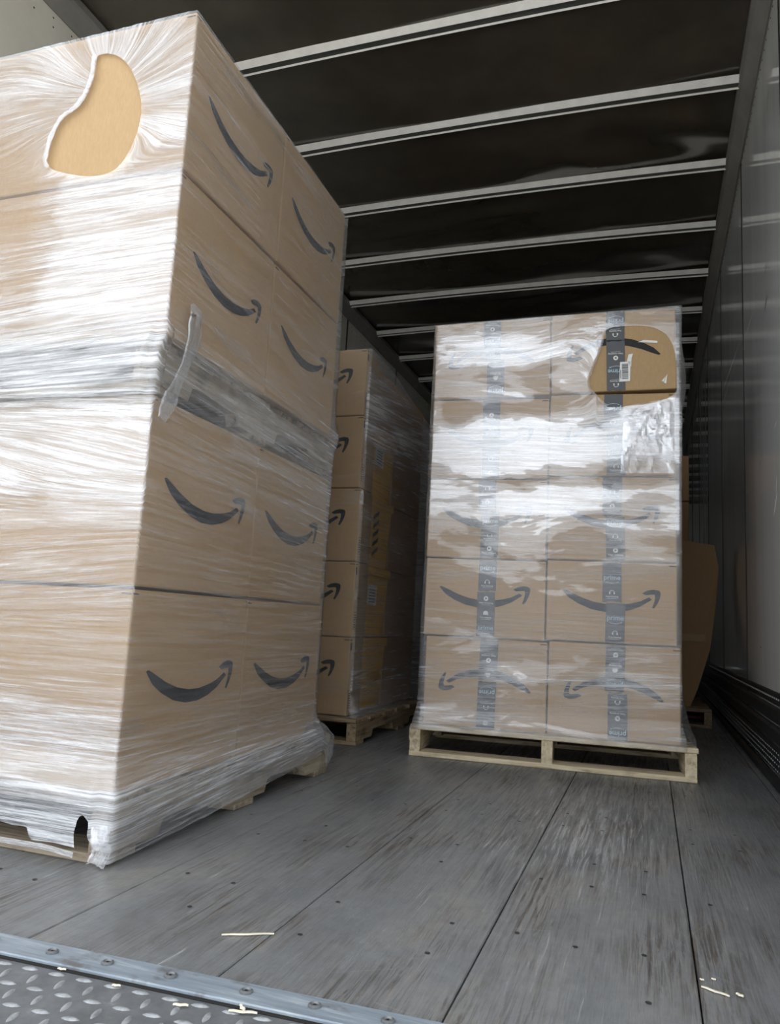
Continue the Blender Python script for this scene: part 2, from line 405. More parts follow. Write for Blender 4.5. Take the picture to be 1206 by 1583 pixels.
lip = bow_part('lip', [(0.036, ZC-0.036), (0.0405, ZC-0.042), (0.0435, ZC-0.038), (0.039, ZC-0.032)], BOW)
bow_y = [2.63 + 0.6095*(j-3) for j in range(0, 22)]
for y in bow_y:
    if y < Y0+0.05 or y > Y1-0.1: continue
    r = use_mesh('roof_bow', web, ce, Vector((0, y, 0)) - ce.location)
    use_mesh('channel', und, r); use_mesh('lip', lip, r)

SCR = [(3.378, 1.869, 3.705, 1.868, .006, PAPER), (3.70, 1.872, 3.80, 1.80, .006, PAPER), (3.887, 1.928, 4.872, 1.969, .009, PAPER), (4.0, 1.88, 5.2, 1.90, .006, HOLE),
       (2.99, 1.78, 3.10, 1.72, .012, SEAM), (2.863, 2.561, 2.927, 2.447, .007, SEAM), (2.977, 1.899, 3.10, 1.86, .005, SEAM), (3.21, 1.225, 3.225, 1.185, .008, SEAM),
       (3.24, 1.19, 3.285, 1.165, .006, SEAM), (2.85, 0.995, 2.95, 0.916, .022, PAPER), (2.86, 1.06, 2.89, 0.96, .010, PAPER), (3.31, 0.46, 3.36, 0.458, .006, SEAM), (2.83, 1.24, 2.90, 1.22, .005, PAPER)]
# side walls: panels, seam strips, top rails, scuff bands
def side_wall(side):
    X = XR if side == 'right' else XL
    sg = 1 if side == 'right' else -1
    wl = box_obj('wall_'+side, min(X, X+sg*.06)+(.008 if sg > 0 else 0), max(X, X+sg*.06)-(.008 if sg < 0 else 0), Y0, Y1, -0.1, ZC+0.03, GAP)
    tag(wl, '%s side wall of the trailer in %s panels' % (side, 'glossy pale grey' if sg > 0 else 'cream'), 'wall', kind='structure')
    def put(o): o.parent = wl; o.location = Vector(o.location) - wl.location; return o
    seams = [2.62+1.15*j for j in range(-1, 11)] if sg > 0 else [5.19+1.2*j for j in range(-4, 9)]
    seams = [s for s in seams if Y0 < s < Y1]
    edges = [Y0] + seams + [Y1]
    for a, b in zip(edges[:-1], edges[1:]):
        x0, x1 = (X, X+0.01) if sg > 0 else (X-0.01, X)
        put(box_obj('wall_panel', x0, x1, a+0.004, b-0.004, 0.0, ZC, WALL if sg > 0 else WALL_L, None, 0.001))
    for s in seams:
        x0, x1 = (X-0.003, X+0.004) if sg > 0 else (X-0.004, X+0.003)
        put(box_obj('seam_strip', x0, x1, s-0.011, s+0.011, 0.0, ZC-0.1, SEAM, None, 0.001))
    rv = MB()
    def rivet(y, z, r=0.0042):
        n = 6; b = [(X - sg*0.0003, y+r*cos(2*pi*j/n), z+r*sin(2*pi*j/n)) for j in range(n)]
        t = [(X - sg*0.002, y+r*.55*cos(2*pi*j/n), z+r*.55*sin(2*pi*j/n)) for j in range(n)]
        rv.add(b+t, [(j, (j+1) % n, n+(j+1) % n, n+j) for j in range(n)] + [tuple(range(n, 2*n))])
    y = Y0+.1
    while y < 9:
        rivet(y, 2.752); 
        if side == 'left': rivet(y+.005, 2.715)
        y += 0.055 if sg > 0 else 0.10
    for s in seams:
        z = 0.4
        while z < 2.75 and s < 8: 
            rivet(s-.013, z, .003); rivet(s+.013, z, .003); z += 0.06
    ro = rv.obj('rivet', RIVET, wl); ro.location = -wl.location; ro['kind'] = 'stuff'
    # top rail: vertical leg on the wall, coved face, lip against the roof
    rp = [(X, 2.778), (X-sg*0.008, 2.774), (X-sg*0.016, 2.790), (X-sg*0.050, 2.832), (X-sg*0.062, 2.838), (X-sg*0.062, 2.868), (X-sg*0.02, 2.874), (X, 2.874)]
    m = MB(); m.prism(rp, Y0, Y1, axis=1); 
    tr = put(m.obj('trim_top_'+side, RAIL))
    jb = MB()
    for yb in bow_y:
        if Y0 < yb < 9:
            for dz in (2.846, 2.858):
                c = Vector((X-sg*0.0625, yb+0.02, dz)); r = .004; n = 6
                b = [(c.x, c.y+r*cos(2*pi*j/n), c.z+r*sin(2*pi*j/n)) for j in range(n)]
                t = [(c.x-sg*.002, c.y+r*.6*cos(2*pi*j/n), c.z+r*.6*sin(2*pi*j/n)) for j in range(n)]
                jb.add(b+t, [(j, (j+1) % n, n+(j+1) % n, n+j) for j in range(n)] + [tuple(range(n, 2*n))])
    jo = jb.obj('rail_rivet', RIVET, wl); jo.location = -wl.location; jo['kind'] = 'stuff'
    # scuff band: ribbed steel, z 0 .. 0.31
    bands = [(0.0, 0.035, 0.020), (0.045, 0.135, 0.013), (0.145, 0.200, 0.020), (0.208, 0.262, 0.012), (0.268, 0.312, 0.007)]
    sb = empty('baseboard_'+side, (X, Y0, 0)); sb['kind'] = 'structure'; tag(sb, 'dark ribbed steel scuff band along the %s wall foot' % side, 'baseboard')
    for z0, z1, t in bands:
        prof = [(0, z0), (-sg*t*.5, z0), (-sg*t, z0+.008), (-sg*t, z1-.008), (-sg*t*.5, z1), (0, z1)]
        m = MB(); m.prism([(p, q) for p, q in prof], 0, Y1-Y0-.01, axis=1); m.obj('scuff_rib', SCUFF, sb)
    if sg > 0:
        hm = MB(); yy = 1.9
        while yy < 5.2:
            for q, z in enumerate((0.062, 0.082, 0.100, 0.118)):
                hm.box(-0.0142, -0.0131, yy+(q % 2)*.02, yy+(q % 2)*.02+.011, z-.0022, z+.0022)
            hm.box(-0.0083, -0.0071, yy, yy+.012, 0.288, 0.294)
            yy += 0.042
        ho = hm.obj('slot', HOLE, sb); ho['kind'] = 'stuff'
        # long diagonal scratches and knocks on the panels
        for (ya, za, yb, zb, wd, mt) in SCR:
            dv = Vector((0, yb-ya, zb-za)).normalized(); nv = Vector((0, -dv.z, dv.y))*wd*.5
            m = MB(); a = Vector((X-.0006, ya, za)); b = Vector((X-.0006, yb, zb)); mid = (a+b)/2
            m.poly([a, mid-nv, b, mid+nv]); o = m.obj('scratch', mt, wl); o.location = -wl.location
    return wl
wr = side_wall('right'); wl_ = side_wall('left')
fb = box_obj('wall_front', XL, XR, Y1, Y1+.08, 0, ZC, WALL_L); tag(fb, 'far bulkhead of the trailer', 'wall', kind='structure')
# rear door frame of the trailer (out of view, frames the daylight)
t4 = empty('trim_4', (0, Y0, 0)); t4['kind'] = 'structure'; tag(t4, 'grey rear door frame of the trailer', 'frame')
for x0, x1, z0, z1, nm in ((XL-.06, XL+.0, -1.0, 2.98, 'post'), (XR, XR+.06, -1.0, 2.98, 'post'), (XL, XR, 2.80, 2.98, 'header')):
    box_obj(nm, x0, x1, -.12, .0, z0, z1, FRAME, t4, .004)
box_obj('sill', XL, XR, -.14, -.0, -0.22, -.106, FRAME, t4, .004)

# ================================================================== DOCK PLATE
ang = 0.045
dp = empty('dock_plate', (-0.774, 0.921, 0), ang)
tag(dp, 'diamond tread steel dock plate with bolted blue-grey lip strip', 'dock plate')
lip = box_mesh('lip_strip', (2.6, 0.050, 0.007), STEEL, 0.0015, 1)
use_mesh('lip_strip', lip, dp, (-0.15, 0.0, 0.0038))
box_obj('tread_sheet', -1.45, 1.15, -1.3, -0.027, -0.008, 0.0015, PLATE, dp)
box_obj('edge_weld', -1.45, 1.15, -0.0305, -0.0245, -0.004, 0.0035, GAP, dp, 0.001)
bolt_m = MB(); n = 12
for r0, z0, r1, z1 in ((0.0085, 0.0, 0.0085, 0.0022), (0.0085, 0.0022, 0.0060, 0.0034), (0.0060, .0034, .0045, .0018), (.0045, .0018, .002, .0022)):
    bolt_m.add([(r0*cos(2*pi*j/n), r0*sin(2*pi*j/n), z0) for j in range(n)] + [(r1*cos(2*pi*j/n), r1*sin(2*pi*j/n), z1) for j in range(n)],
               [(j, (j+1) % n, n+(j+1) % n, n+j) for j in range(n)])
bm_o = bolt_m.obj('bolt', BOLT, dp, True); bm_o.location = (0.0, 0, 0.0072)
for j, x in enumerate([-0.1, 0.088, 0.184, 0.293, 0.386, 0.48, 0.575, 0.67]):
    use_mesh('bolt', bm_o.data, dp, (x, 0.001, 0.0072))
lg = MB()
def lug(x, y, a, l=0.0132, wd=0.0046, h=0.0022):
    n = 10; base = []; mid = []
    for j in range(n):
        t = 2*pi*j/n; px = l*cos(t); py = wd*sin(t)*(1-abs(cos(t))**3*.5)
        ca, sa = cos(a), sin(a)
        base.append((x+px*ca-py*sa, y+px*sa+py*ca, 0.0012)); mid.append((x+(px*ca-py*sa)*.6, y+(px*sa+py*ca)*.6, 0.0012+h))
    lg.add(base+mid, [(j, (j+1) % n, n+(j+1) % n, n+j) for j in range(n)] + [tuple(range(n, 2*n))])
pt = 0.042
for iy in range(0, 16):
    for ix in range(-14, 24):
        for hv in (0, 1):
            x = (ix + .5*hv)*pt + .002*iy + random.uniform(-.0006, .0006); y = -0.040 - (iy + .5*hv)*pt
            lug(x, y, 0.12 if hv == 0 else pi/2+.12)
lo = lg.obj('tread_lug', LUG, dp, True); lo['kind'] = 'stuff'

# ================================================================== PALLETS
def board_mesh(lx, ly, lz, mat, notch=None):
    if not notch: return box_mesh('board', (lx, ly, lz), mat, 0.0022, 1, 0.0012)
    return None
def make_pallet(name, label, loc, rotz, W, D, H, mats, nstr=3, ndeck=7, nbot=3, inset=0.0, nails=True):
    """origin front-left floor corner; stringers run along y, boards along x"""
    root = empty(name, loc, rotz); tag(root, label, 'pallet', 'wooden pallets')
    tb = 0.017; ts = H - 2*tb
    sw = 0.038
    for i in range(nstr):
        x = inset + (W - 2*inset - sw)*i/(nstr-1)
        m = MB(); nd = ts*0.42; z0, z1 = tb, tb+ts
        a, b, c, d = D*0.16, D*0.40, D*0.60, D*0.84
        prof = [(0.004, z0), (a, z0), (a+.012, z0+nd*.85), (a+.03, z0+nd), (b-.03, z0+nd), (b-.012, z0+nd*.85), (b, z0),
                (c, z0), (c+.012, z0+nd*.85), (c+.03, z0+nd), (d-.03, z0+nd), (d-.012, z0+nd*.85), (d, z0), (D-.004, z0), (D-.004, z1), (0.004, z1)]
        m.prism(prof, x, x+sw, axis=0); m.obj('stringer', mats[1], root)
    bw = D/(ndeck+ (ndeck-1)*0.35)
    step = (D-bw)/(ndeck-1)
    for i in range(ndeck):
        y = i*step
        o = use_mesh('deck_board', box_mesh('deck_board', (W+random.uniform(-.004, .008), bw, tb), mats[0], .0025, 1, .0012), root, (W/2+random.uniform(-.003, .003), y+bw/2, H-tb/2))
    ys = [0.05, D/2, D-0.05] if nbot == 3 else [0.05, .3*D, D/2, .7*D, D-.05]
    for y in ys:
        use_mesh('bottom_board', box_mesh('bottom_board', (W+random.uniform(0, .006), .095, tb), mats[0], .0025, 1, .0012), root, (W/2, y, tb/2))
    return root

pal_left = make_pallet('pallet', 'weathered pallet under the large wrapped load at the left', (-2.130, 1.256, 0), 0, 1.166, 1.06, 0.118, GREYW, 3, 7, 3)
pal_mid = make_pallet('pallet', 'wrapped pallet sandwiched halfway up the large left load', (-2.130, 1.262, 0.928), 0, 1.150, 0.945, 0.120, GREYW, 3, 7, 3)
CA = radians(4.377)
CO = Vector((-0.832, 2.762, 0))
def cw(s, d, z): return CO + Vector((cos(CA)*s - sin(CA)*d, sin(CA)*s + cos(CA)*d, z))
pal_c = make_pallet('pallet', 'clean pale pine pallet under the load standing clear on the right', CO, CA, 0.987, 1.12, 0.113, PINE, 3, 7, 3, 0.0)
pal_b = make_pallet('pallet', 'dark brown pallet under the shadowed stack behind the left load', (-2.10, 2.825, 0), 0, 1.03, 1.16, 0.100, BROWNW, 3, 7, 3)
# broken companion block beside the outer stringer of the pale pallet
m = MB(); m.prism([(0.006, .036), (0.012, .030), (0.020, .045), (0.024, .030), (0.030, .040), (.030, .094), (-.004, .096), (-.004, .050)], 0.06, 0.20, axis=1)
o = m.obj('broken_block', PINE[1], pal_c); o.location = (-0.012, 0, 0)

# ================================================================== CARTONS
SMILE = [(0, 0), (.07, -.075), (.17, -.135), (.30, -.188), (.44, -.213), (.58, -.210), (.70, -.182), (.80, -.140), (.915, -.062),
         (.885, -.040), (.80, -.085), (.70, -.112), (.58, -.130), (.46, -.130), (.33, -.110), (.20, -.068), (.09, -.018), (.02, .010)]
ARROW = [(.815, .000), (.87, .030), (.93, .042), (.985, .032), (1.0, .010), (.993, -.045), (.968, -.105), (.935, -.155), (.915, -.148), (.935, -.095), (.945, -.045), (.940, -.010), (.90, -.012), (.85, -.020)]
def strip_fill(mb, pts, place):
    """crescent outline as quads: lower chain then upper chain reversed"""
    n = len(pts)//2
    lo = pts[:n]; up = list(reversed(pts[n:]))
    k = min(len(lo), len(up))
    vs = [place(*p) for p in lo[:k]] + [place(*p) for p in up[:k]]
    mb.add(vs, [(i, i+1, k+i+1, k+i) for i in range(k-1)])
LIFT = 0.0009
def face_place(face, w, d, ox, oz, sc, flip=False, lift=LIFT):
    """maps 2-D print coords to a carton face; ox, oz centre of print; sc size"""
    def f(a, b, l=lift):
        a = (a-.5)*sc; b = (b+.09)*sc
        if flip: a, b = -a, -b
        a += ox; b += oz
        return (a, -d/2-l, b) if face == 'front' else (w/2+l, a, b)
    return f
_sm = {}
def add_smile(root, face, w, d, h, sc=0.35, ox=0, oz=None, flip=False, mat=None):
    mb = MB(); pl = face_place(face, w, d, ox, h*0.52 if oz is None else oz, sc, flip)
    strip_fill(mb, SMILE, pl)
    n = 7; strip_fill(mb, ARROW, pl)
    return mb.obj('smile_print', mat or INK, root)

def text_mesh(body, size):
    cu = bpy.data.curves.new('txt', 'FONT'); cu.body = body; cu.size = size; cu.align_x = 'CENTER'; cu.align_y = 'CENTER'
    cu.resolution_u = 3; cu.offset = size*0.012
    ob = bpy.data.objects.new('txt', cu); COL.objects.link(ob)
    bpy.context.view_layer.update()
    me = bpy.data.meshes.new_from_object(ob.evaluated_get(bpy.context.evaluated_depsgraph_get()))
    v = [tuple(x.co) for x in me.vertices]; f = [tuple(p.vertices) for p in me.polygons]
    bpy.data.objects.remove(ob); bpy.data.curves.remove(cu); bpy.data.meshes.remove(me)
    return v, f
TXT = {k: text_mesh(k, s) for k, s in (('prime', 0.0245), ('Video streaming', 0.0080), ('Free listening', 0.0080), ('Fast shipping', 0.0080))}

def tape_strip(root, d, cx, z0, z1, start, flip, lean=0.0, lift=0.0016, wd=0.066):
    """one length of black printed tape on the front face, with its print as sub-parts"""
    y = -d/2 - lift
    n = 8; mb = MB()
    e0 = [random.uniform(-.0022, .0022) for _ in range(n)]; e1 = [random.uniform(-.0022, .0022) for _ in range(n)]
    def P(a, b, l=0): return (cx + a + lean*(b-z0), y-l, b)
    bot = [P(-wd/2+wd*i/(n-1), z0+e0[i]) for i in range(n)]; top = [P(-wd/2+wd*i/(n-1), z1+e1[i]) for i in range(n)]
    back = [(q[0], q[1]+.0006, q[2]) for q in bot+top]
    mb.add(bot+top+back, [(i, i+1, n+i+1, n+i) for i in range(n-1)] + [(0, n, 3*n, 2*n), (n-1, 3*n-1, 4*n-1, 2*n-1)])
    tp = mb.obj('tape', TAPE, root); 
    blue = MB(); wh = MB()
    pitch = 0.053; kinds = ['prime', 'play', 'phones', 'prime', 'parcel', 'play', 'phones']
    z = z0 + 0.027; j = start
    sg = -1 if flip else 1
    while z < z1 - 0.022:
        k = kinds[j % len(kinds)]; j += 1
        def place(vs, oz=0.0):
            return [P(sg*v[0], z + sg*(v[1]+oz), 0.0009) for v in vs]
        if k == 'prime':
            v, f = TXT['prime']; blue.add(place(v, .006), f)
            arc = [(-.022, -.009), (-.012, -.0135), (0, -.015), (.012, -.0135), (.021, -.0095), (.020, -.0082), (.012, -.0118), (0, -.013), (-.012, -.0118), (-.021, -.0078)]
            vv = place(arc); blue.add(vv, [(i, i+1, 8-i, 9-i) for i in range(4)])
            v = place([(.0175, -.0075), (.0235, -.0068), (.0215, -.0125), (.0205, -.0120), (.0215, -.0085)]); blue.add(v, [(0, 1, 4), (1, 2, 3, 4)])
        else:
            n2 = 16
            if k == 'play':
                R, r = .0088, .0
                disc = [(R*cos(2*pi*i/n2), R*sin(2*pi*i/n2)+.008) for i in range(n2)]
                tri = [(-.003, .013), (.0052, .008), (-.003, .003)]
                pts = place(disc+tri)
                for i in range(n2):   # ring of faces around the triangle
                    q = 0 if i < n2*0.17 or i >= n2*.83 else 0
                inner = [min(range(3), key=lambda t: hypot(disc[i][0]-tri[t][0], disc[i][1]-tri[t][1])) for i in range(n2)]
                fs = []
                for i in range(n2):
                    a, b = inner[i], inner[(i+1) % n2]
                    fs.append((i, (i+1) % n2, n2+b) if a == b else (i, (i+1) % n2, n2+b, n2+a))
                wh.add(pts, fs); cap = 'Video streaming'
            elif k == 'phones':
                R, r = .0088, .0070
                m = 9; o_ = [(R*cos(pi*i/(m-1)), .006+R*sin(pi*i/(m-1))) for i in range(m)]; i_ = [(r*cos(pi*i/(m-1)), .006+r*sin(pi*i/(m-1))) for i in range(m)]
                wh.add(place(o_+i_), [(i, i+1, m+i+1, m+i) for i in range(m-1)])
                for sx in (-1, 1):
                    wh.add(place([(sx*.0056, .000), (sx*.0096, .000), (sx*.0100, .0075), (sx*.0056, .0075)]), [(0, 1, 2, 3)])
                cap = 'Free listening'
            else:
                wh.add(place([(-.009, .001), (.009, .001), (.009, .010), (.004, .015), (-.004, .015), (-.009, .010)]), [(0, 1, 2, 5), (2, 3, 4, 5)])
                cap = 'Fast shipping'
            v, f = TXT[cap]; wh.add(place(v, -.0085), f)
            wh.add(place([(-.017, -.0150), (.017, -.0150), (.017, -.0158), (-.017, -.0158)]), [(0, 1, 2, 3)])
        z += pitch
    if blue.v: blue.obj('prime_lettering', TAPE_BLUE, tp)['kind'] = 'stuff'
    if wh.v: wh.obj('tape_icons', TAPE_WHITE, tp)['kind'] = 'stuff'
    return tp

_body = {}
def carton(loc, rotz, w, d, h, label, group, mat=None, slots=True):
    root = empty('carton', loc, rotz); tag(root, label, 'cardboard box', group)
    mat = mat or CARD
    key = (round(w, 3), round(d, 3), round(h, 3), mat.name, random.randint(0, 2))
    if key not in _body:
        bm = bmesh.new(); bmesh.ops.create_cube(bm, size=1)
        for v in bm.verts: v.co = Vector((v.co.x*w, v.co.y*d, (v.co.z+.5)*h))
        bmesh.ops.bevel(bm, geom=list(bm.edges), offset=0.0045, segments=2, affect='EDGES', profile=0.5)
        me = bpy.data.meshes.new('body'); bm.to_mesh(me); bm.free(); me.materials.append(mat)
        _body[key] = me
    use_mesh('body', _body[key], root)
    if slots:   # dark flap slots cut in at the upper and lower corner, front face and right face
        mb = MB()
        for z in (h-0.0105,):
            mb.box(w/2-.026, w/2-.003, -d/2-.0005, -d/2+.001, z, z+.0028)
            mb.box(w/2-.001, w/2+.0005, -d/2+.003, -d/2+.020, z, z+.0028)
        mb.obj('flap_slot', GAP, root)
    return root

# ---------- left load: two lifts of two rows, two deep, two across
G1 = 'cartons of the large wrapped load at the left'
rows = [(0.120, 0.400, 0.000, 'lowest row'), (0.522, 0.402, -0.004, 'second row'), (1.050, 0.373, 0.014, 'third row'), (1.425, 0.379, 0.014, 'top row')]
LX = -0.974; LY = 1.280
bw = 0.578
for ri, (z, h, sx, rname) in enumerate(rows):
    bd = 0.463 if ri < 2 else 0.440
    for cy in (0, 1):
        for cxn in (0, 1):
            x = LX + sx - bw/2 - cxn*(bw+.003) + random.uniform(-.002, .001)
            y = LY + bd/2 + cy*(bd+.003) + random.uniform(0, .002)
            lab = 'smile-printed carton, %s from the floor, %s column of the left load' % (rname, 'near' if cy == 0 else 'far')
            if cxn: lab = 'tan carton on the wall side, %s, %s column of the left load' % (rname, 'near' if cy == 0 else 'far')
            c = carton((x, y, z+.001), random.uniform(-.003, .003), bw, bd, h-.004, lab, G1, CARD, slots=(cxn == 0))
            if cxn == 0: add_smile(c, 'side', bw, bd, h, 0.345 if ri < 2 else 0.318, ox=(0.008 if cy == 0 else -.005), oz=h*0.5)

# ---------- centre load: five rows, two columns, two deep
G2 = 'cartons of the taped load on the pale pallet'
zcols = [[0.114, 0.440, 0.732, 1.036, 1.350, 1.664], [0.114, 0.446, 0.738, 1.048, 1.362, 1.681]]
cwid, cdep = 0.447, 0.54
flips = {(0, 0): 1, (0, 1): 1, (1, 0): 0, (1, 1): 0, (2, 0): 0, (2, 1): 0, (3, 0): 0, (3, 1): 1, (4, 0): 1, (4, 1): 1}
rn = ['bottom row', 'second row from the bottom', 'middle row', 'second row from the top', 'top row']
sshift = [0.012, 0.0, -0.003, -.003, 0.0]
for r in range(5):
    for c in (0, 1):
        zc = zcols[c]; h = zc[r+1]-zc[r]
        for b in (0, 1):
            s = 0.028 + sshift[r] + cwid/2 + c*(cwid+.005) + random.uniform(-.001, .001)
            dd = 0.022 + cdep/2 + b*(cdep+.004) + random.uniform(0, .003) - (0.006 if r == 4 and b == 0 else 0)
            ra = random.uniform(-.002, .002)
            lab = 'tape-sealed carton, %s, %s column of the pale-pallet load' % (rn[r], 'left' if c == 0 else 'right')
            if r == 4 and c == 1: lab = 'barcode-labelled carton bared by torn film, top right of the pale-pallet load'
            if b: lab = 'hidden rear carton of pale-pallet load, %s, %s column' % (rn[r], 'left' if c == 0 else 'right')
            hh = h - (.009 if r == 4 else .005)
            cn = carton(cw(s, dd, zc[r]+(.005 if r == 4 else .001)), CA+ra, cwid, cdep, hh, lab, G2, CARD, slots=not b)
            if r == 4: cn.rotation_euler.y = -.022
            if b: continue
            fl_ = flips[(r, c)]
            add_smile(cn, 'front', cwid, cdep, hh, 0.338, oz=hh*(0.52 if not fl_ else 0.53), flip=bool(fl_), mat=INK_WORN if (r == 4 and c == 1) else INK)
            sp = hh*random.uniform(.45, .62); off = random.uniform(-.006, .006); st = random.randint(0, 6)
            if r == 4 and c == 1: sp = hh*.62
            tape_strip(cn, cdep, 0.012+off, 0.002, sp, st, bool(fl_) ^ (r in (3,)), random.uniform(-.03, .03))
            tape_strip(cn, cdep, 0.008-off, sp+.004, hh-.002, st+3, bool(fl_), random.uniform(-.03, .03), lift=.0022)
            if r == 4 and c == 1:
                lbm = MB(); x0, x1, z0, z1 = 0.022, 0.060, 0.034, 0.110
                yy = -cdep/2-.0031
                lbm.poly([(x0, yy, z0), (x1, yy, z0+.001), (x1+.003, yy, z1), (x0+.004, yy, z1)])
                lbm.poly([(x1-.010, yy, z1+.0005), (x1+.005, yy, z1-.02), (x1+.007, yy, z1+.014), (x1+.012, yy, z1+.030), (x1-.004, yy, z1+.028)])
                lb = lbm.obj('shipping_label', PAPER, cn); lb['label'] = 'torn white barcode label'
                bars = MB(); zz = z0+.010
                while zz < z1-.008:
                    t = random.choice((.0012, .0018, .0028)); bars.poly([(x0+.010, yy-.0004, zz), (x1-.006, yy-.0004, zz), (x1-.006, yy-.0004, zz+t), (x0+.010, yy-.0004, zz+t)]); zz += t+random.choice((.0014, .0022))
                bars.poly([(x0+.0045, yy-.0004, z0+.012), (x0+.0065, yy-.0004, z0+.012), (x0+.0065, yy-.0004, z1-.03), (x0+.0045, yy-.0004, z1-.03)])
                bars.obj('barcode', INK, lb)['kind'] = 'stuff'
                tm = MB(); tm.poly([(0.178, yy, .022), (0.186, yy, .020), (0.190, yy, .056), (0.184, yy, .044)]); tm.poly([(0.170, yy, .030), (0.178, yy, .026), (0.183, yy, .046)])
                tm.poly([(0.09, yy, .183), (0.158, yy, .176), (0.158, yy, .184), (0.11, yy, .190)])
                tm.obj('torn_patch', PAPER, cn)['kind'] = 'stuff'

# ---------- back-left stack in the shade
G3 = 'cartons of the shadowed stack behind the left load'
zb = [0.101, 0.410, 0.714, 1.018, 1.325, 1.616]
BX = -1.128; BY = 2.872
for r in range(5):
    h = zb[r+1]-zb[r]-.003; ww = 0.46; dd = 0.15
    c = carton((BX-ww/2+random.uniform(-.004, .002), BY+dd/2, zb[r]+.001), random.uniform(-.004, .004), ww, dd, h,
               'shaded carton with smile arrow, %s of the stack behind the left load' % ['lowest', 'second from bottom', 'middle', 'second from top', 'topmost'][r], G3, CARD)
    add_smile(c, 'front', ww, dd, h, 0.34, ox=0.0, oz=h*.56)
    pm_ = MB(); x = ww/2+.0006   # printed handling frame on the right face
    for (y0, y1, z0, z1) in [(-.066, -.036, .03, .032), (-.066, -.036, .098, .10), (-.066, -.064, .03, .10), (-.038, -.036, .03, .10)] + [(-.060, -.043, .038+.0095*q, .042+.0095*q) for q in range(6)] + [(-.07, -.058, h-.05, h-.02), (-.052, -.048, h-.05, h-.02)]:
        pm_.poly([(x, y0, z0), (x, y1, z0), (x, y1, z1), (x, y0, z1)])
    pm_.obj('handling_print', INK, c)['kind'] = 'stuff'
    c2 = carton((BX-ww*1.5-.004, BY+dd/2, zb[r]+.001), 0, ww, dd, h, 'shaded carton on the wall side, %s of the rear stack' % ['lowest', 'second from bottom', 'middle', 'second from top', 'topmost'][r], G3, CARD, slots=False)
def tote(loc, w, d, h, label, stripes):
    root = empty('plastic_tote', loc); tag(root, label, 'tote', 'yellow totes inside the shadowed stack')
    m = MB(); t = .012
    prof = [(w/2-.02, 0), (w/2-.006, h-.035), (w/2, h-.033), (w/2, h)]
    def ring(a, b, z): return [(-a, -b, z), (a, -b, z), (a, b, z), (-a, b, z)]
    rs = [ring(w/2-.02, d/2-.02, 0), ring(w/2-.007, d/2-.007, h-.036), ring(w/2, d/2, h-.034), ring(w/2, d/2, h)]
    m.add(sum(rs, []), [(0, 3, 2, 1)] + [(4*k+i, 4*k+(i+1) % 4, 4*k+4+(i+1) % 4, 4*k+4+i) for k in range(3) for i in range(4)] + [(12, 13, 14, 15)])
    m.obj('shell', YELLOW, root)
    st = MB(); x = w/2-.004
    for q in range(5):
        z = .04+q*.040; st.add([(x, -.10, z), (x, -.03, z+.030), (x+.002, -.03, z+.050), (x+.002, -.10, z+.020)], [(0, 1, 2, 3)])
    if stripes: st.obj('hazard_stripe', INK, root)['kind'] = 'stuff'
    return root
hts = [('lowest', 0), ('second', 1), ('third', 2), ('fourth', 3)]
for nme, r in hts:
    h = zb[r+1]-zb[r]-.006
    t = tote((BX-.012-.27, BY+.155+.165, zb[r]+.002), .54, .31, h, 'yellow plastic tote, %s up, behind film in the shadowed stack' % nme, r == 2)
    if r in (1, 3):
        m = MB(); x = .27; z = h*.45
        m.poly([(x+.002, -.155+.02, z), (x+.002, -.155+.13, z), (x+.003, -.155+.13, z+.085), (x+.003, -.155+.02, z+.085)]); o = m.obj('paper_label', PAPER, t)
        q = MB()
        for i in range(5): q.poly([(x+.0036, -.125, z+.012+i*.013), (x+.0036, -.045, z+.012+i*.013), (x+.0036, -.045, z+.016+i*.013), (x+.0036, -.125, z+.016+i*.013)])
        q.obj('label_print', INK, o)['kind'] = 'stuff'
for r in range(5):
    h = zb[r+1]-zb[r]-.004
    for q in range(2 if r < 4 else 2):
        if r == 4 and q == 0: y = BY+.155+.16; dd = .31
        elif q == 0: continue
        else: y = BY+.155+.32+.24; dd = .46
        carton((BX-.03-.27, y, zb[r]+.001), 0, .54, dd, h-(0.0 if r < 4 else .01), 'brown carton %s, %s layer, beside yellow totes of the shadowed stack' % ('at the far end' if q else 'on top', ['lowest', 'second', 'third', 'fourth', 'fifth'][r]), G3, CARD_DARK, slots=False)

# ---------- things further in, glimpsed past the centre load
def bulged_carton(loc, label):
    root = empty('carton', loc); tag(root, label, 'cardboard box', 'cartons deep in the trailer')
    out = [(-.28, 0), (0.02, 0.0), (.06, .10), (.125, .32), (.160, .60), (.172, .78), (.150, .905), (-.02, .93), (-.28, .93)]
    m = MB(); n = len(out)
    vs = [(x, 0.02*sin(z*3), z) for x, z in out] + [(x*.97, .38, z) for x, z in out]
    m.add(vs, [tuple(range(n)), tuple(range(2*n-1, n-1, -1))] + [(i, (i+1) % n, n+(i+1) % n, n+i) for i in range(n)])
    m.obj('body', CARD_DARK, root)
    f = MB(); f.box(-.04, .10, -.006, .0, .36, .40); f.obj('tape', CARD, root)
    return root
pd = make_pallet('pallet', 'shadowed pallet deep in the trailer behind the pale-pallet load', (-.66, 4.58, 0), 0, .98, 1.1, .10, BROWNW)
bulged_carton((0.195, 4.66, .102), 'sagging bulged brown carton in the gap by the right wall')
for r in range(5):
    for c in (0, 1):
        if c == 1 and r < 3: continue
        h = .30
        carton((-.36+c*.40, 5.38 if c else 4.95, .101+r*.302+(.04 if c else 0)), 0, .39 if c else .5, .4, h-.003, 'shadowed brown carton deep in the trailer, %s layer, %s side' % (['lowest', 'second', 'third', 'fourth', 'fifth'][r], 'right' if c else 'left'), 'cartons deep in the trailer', CARD_DARK, slots=False)
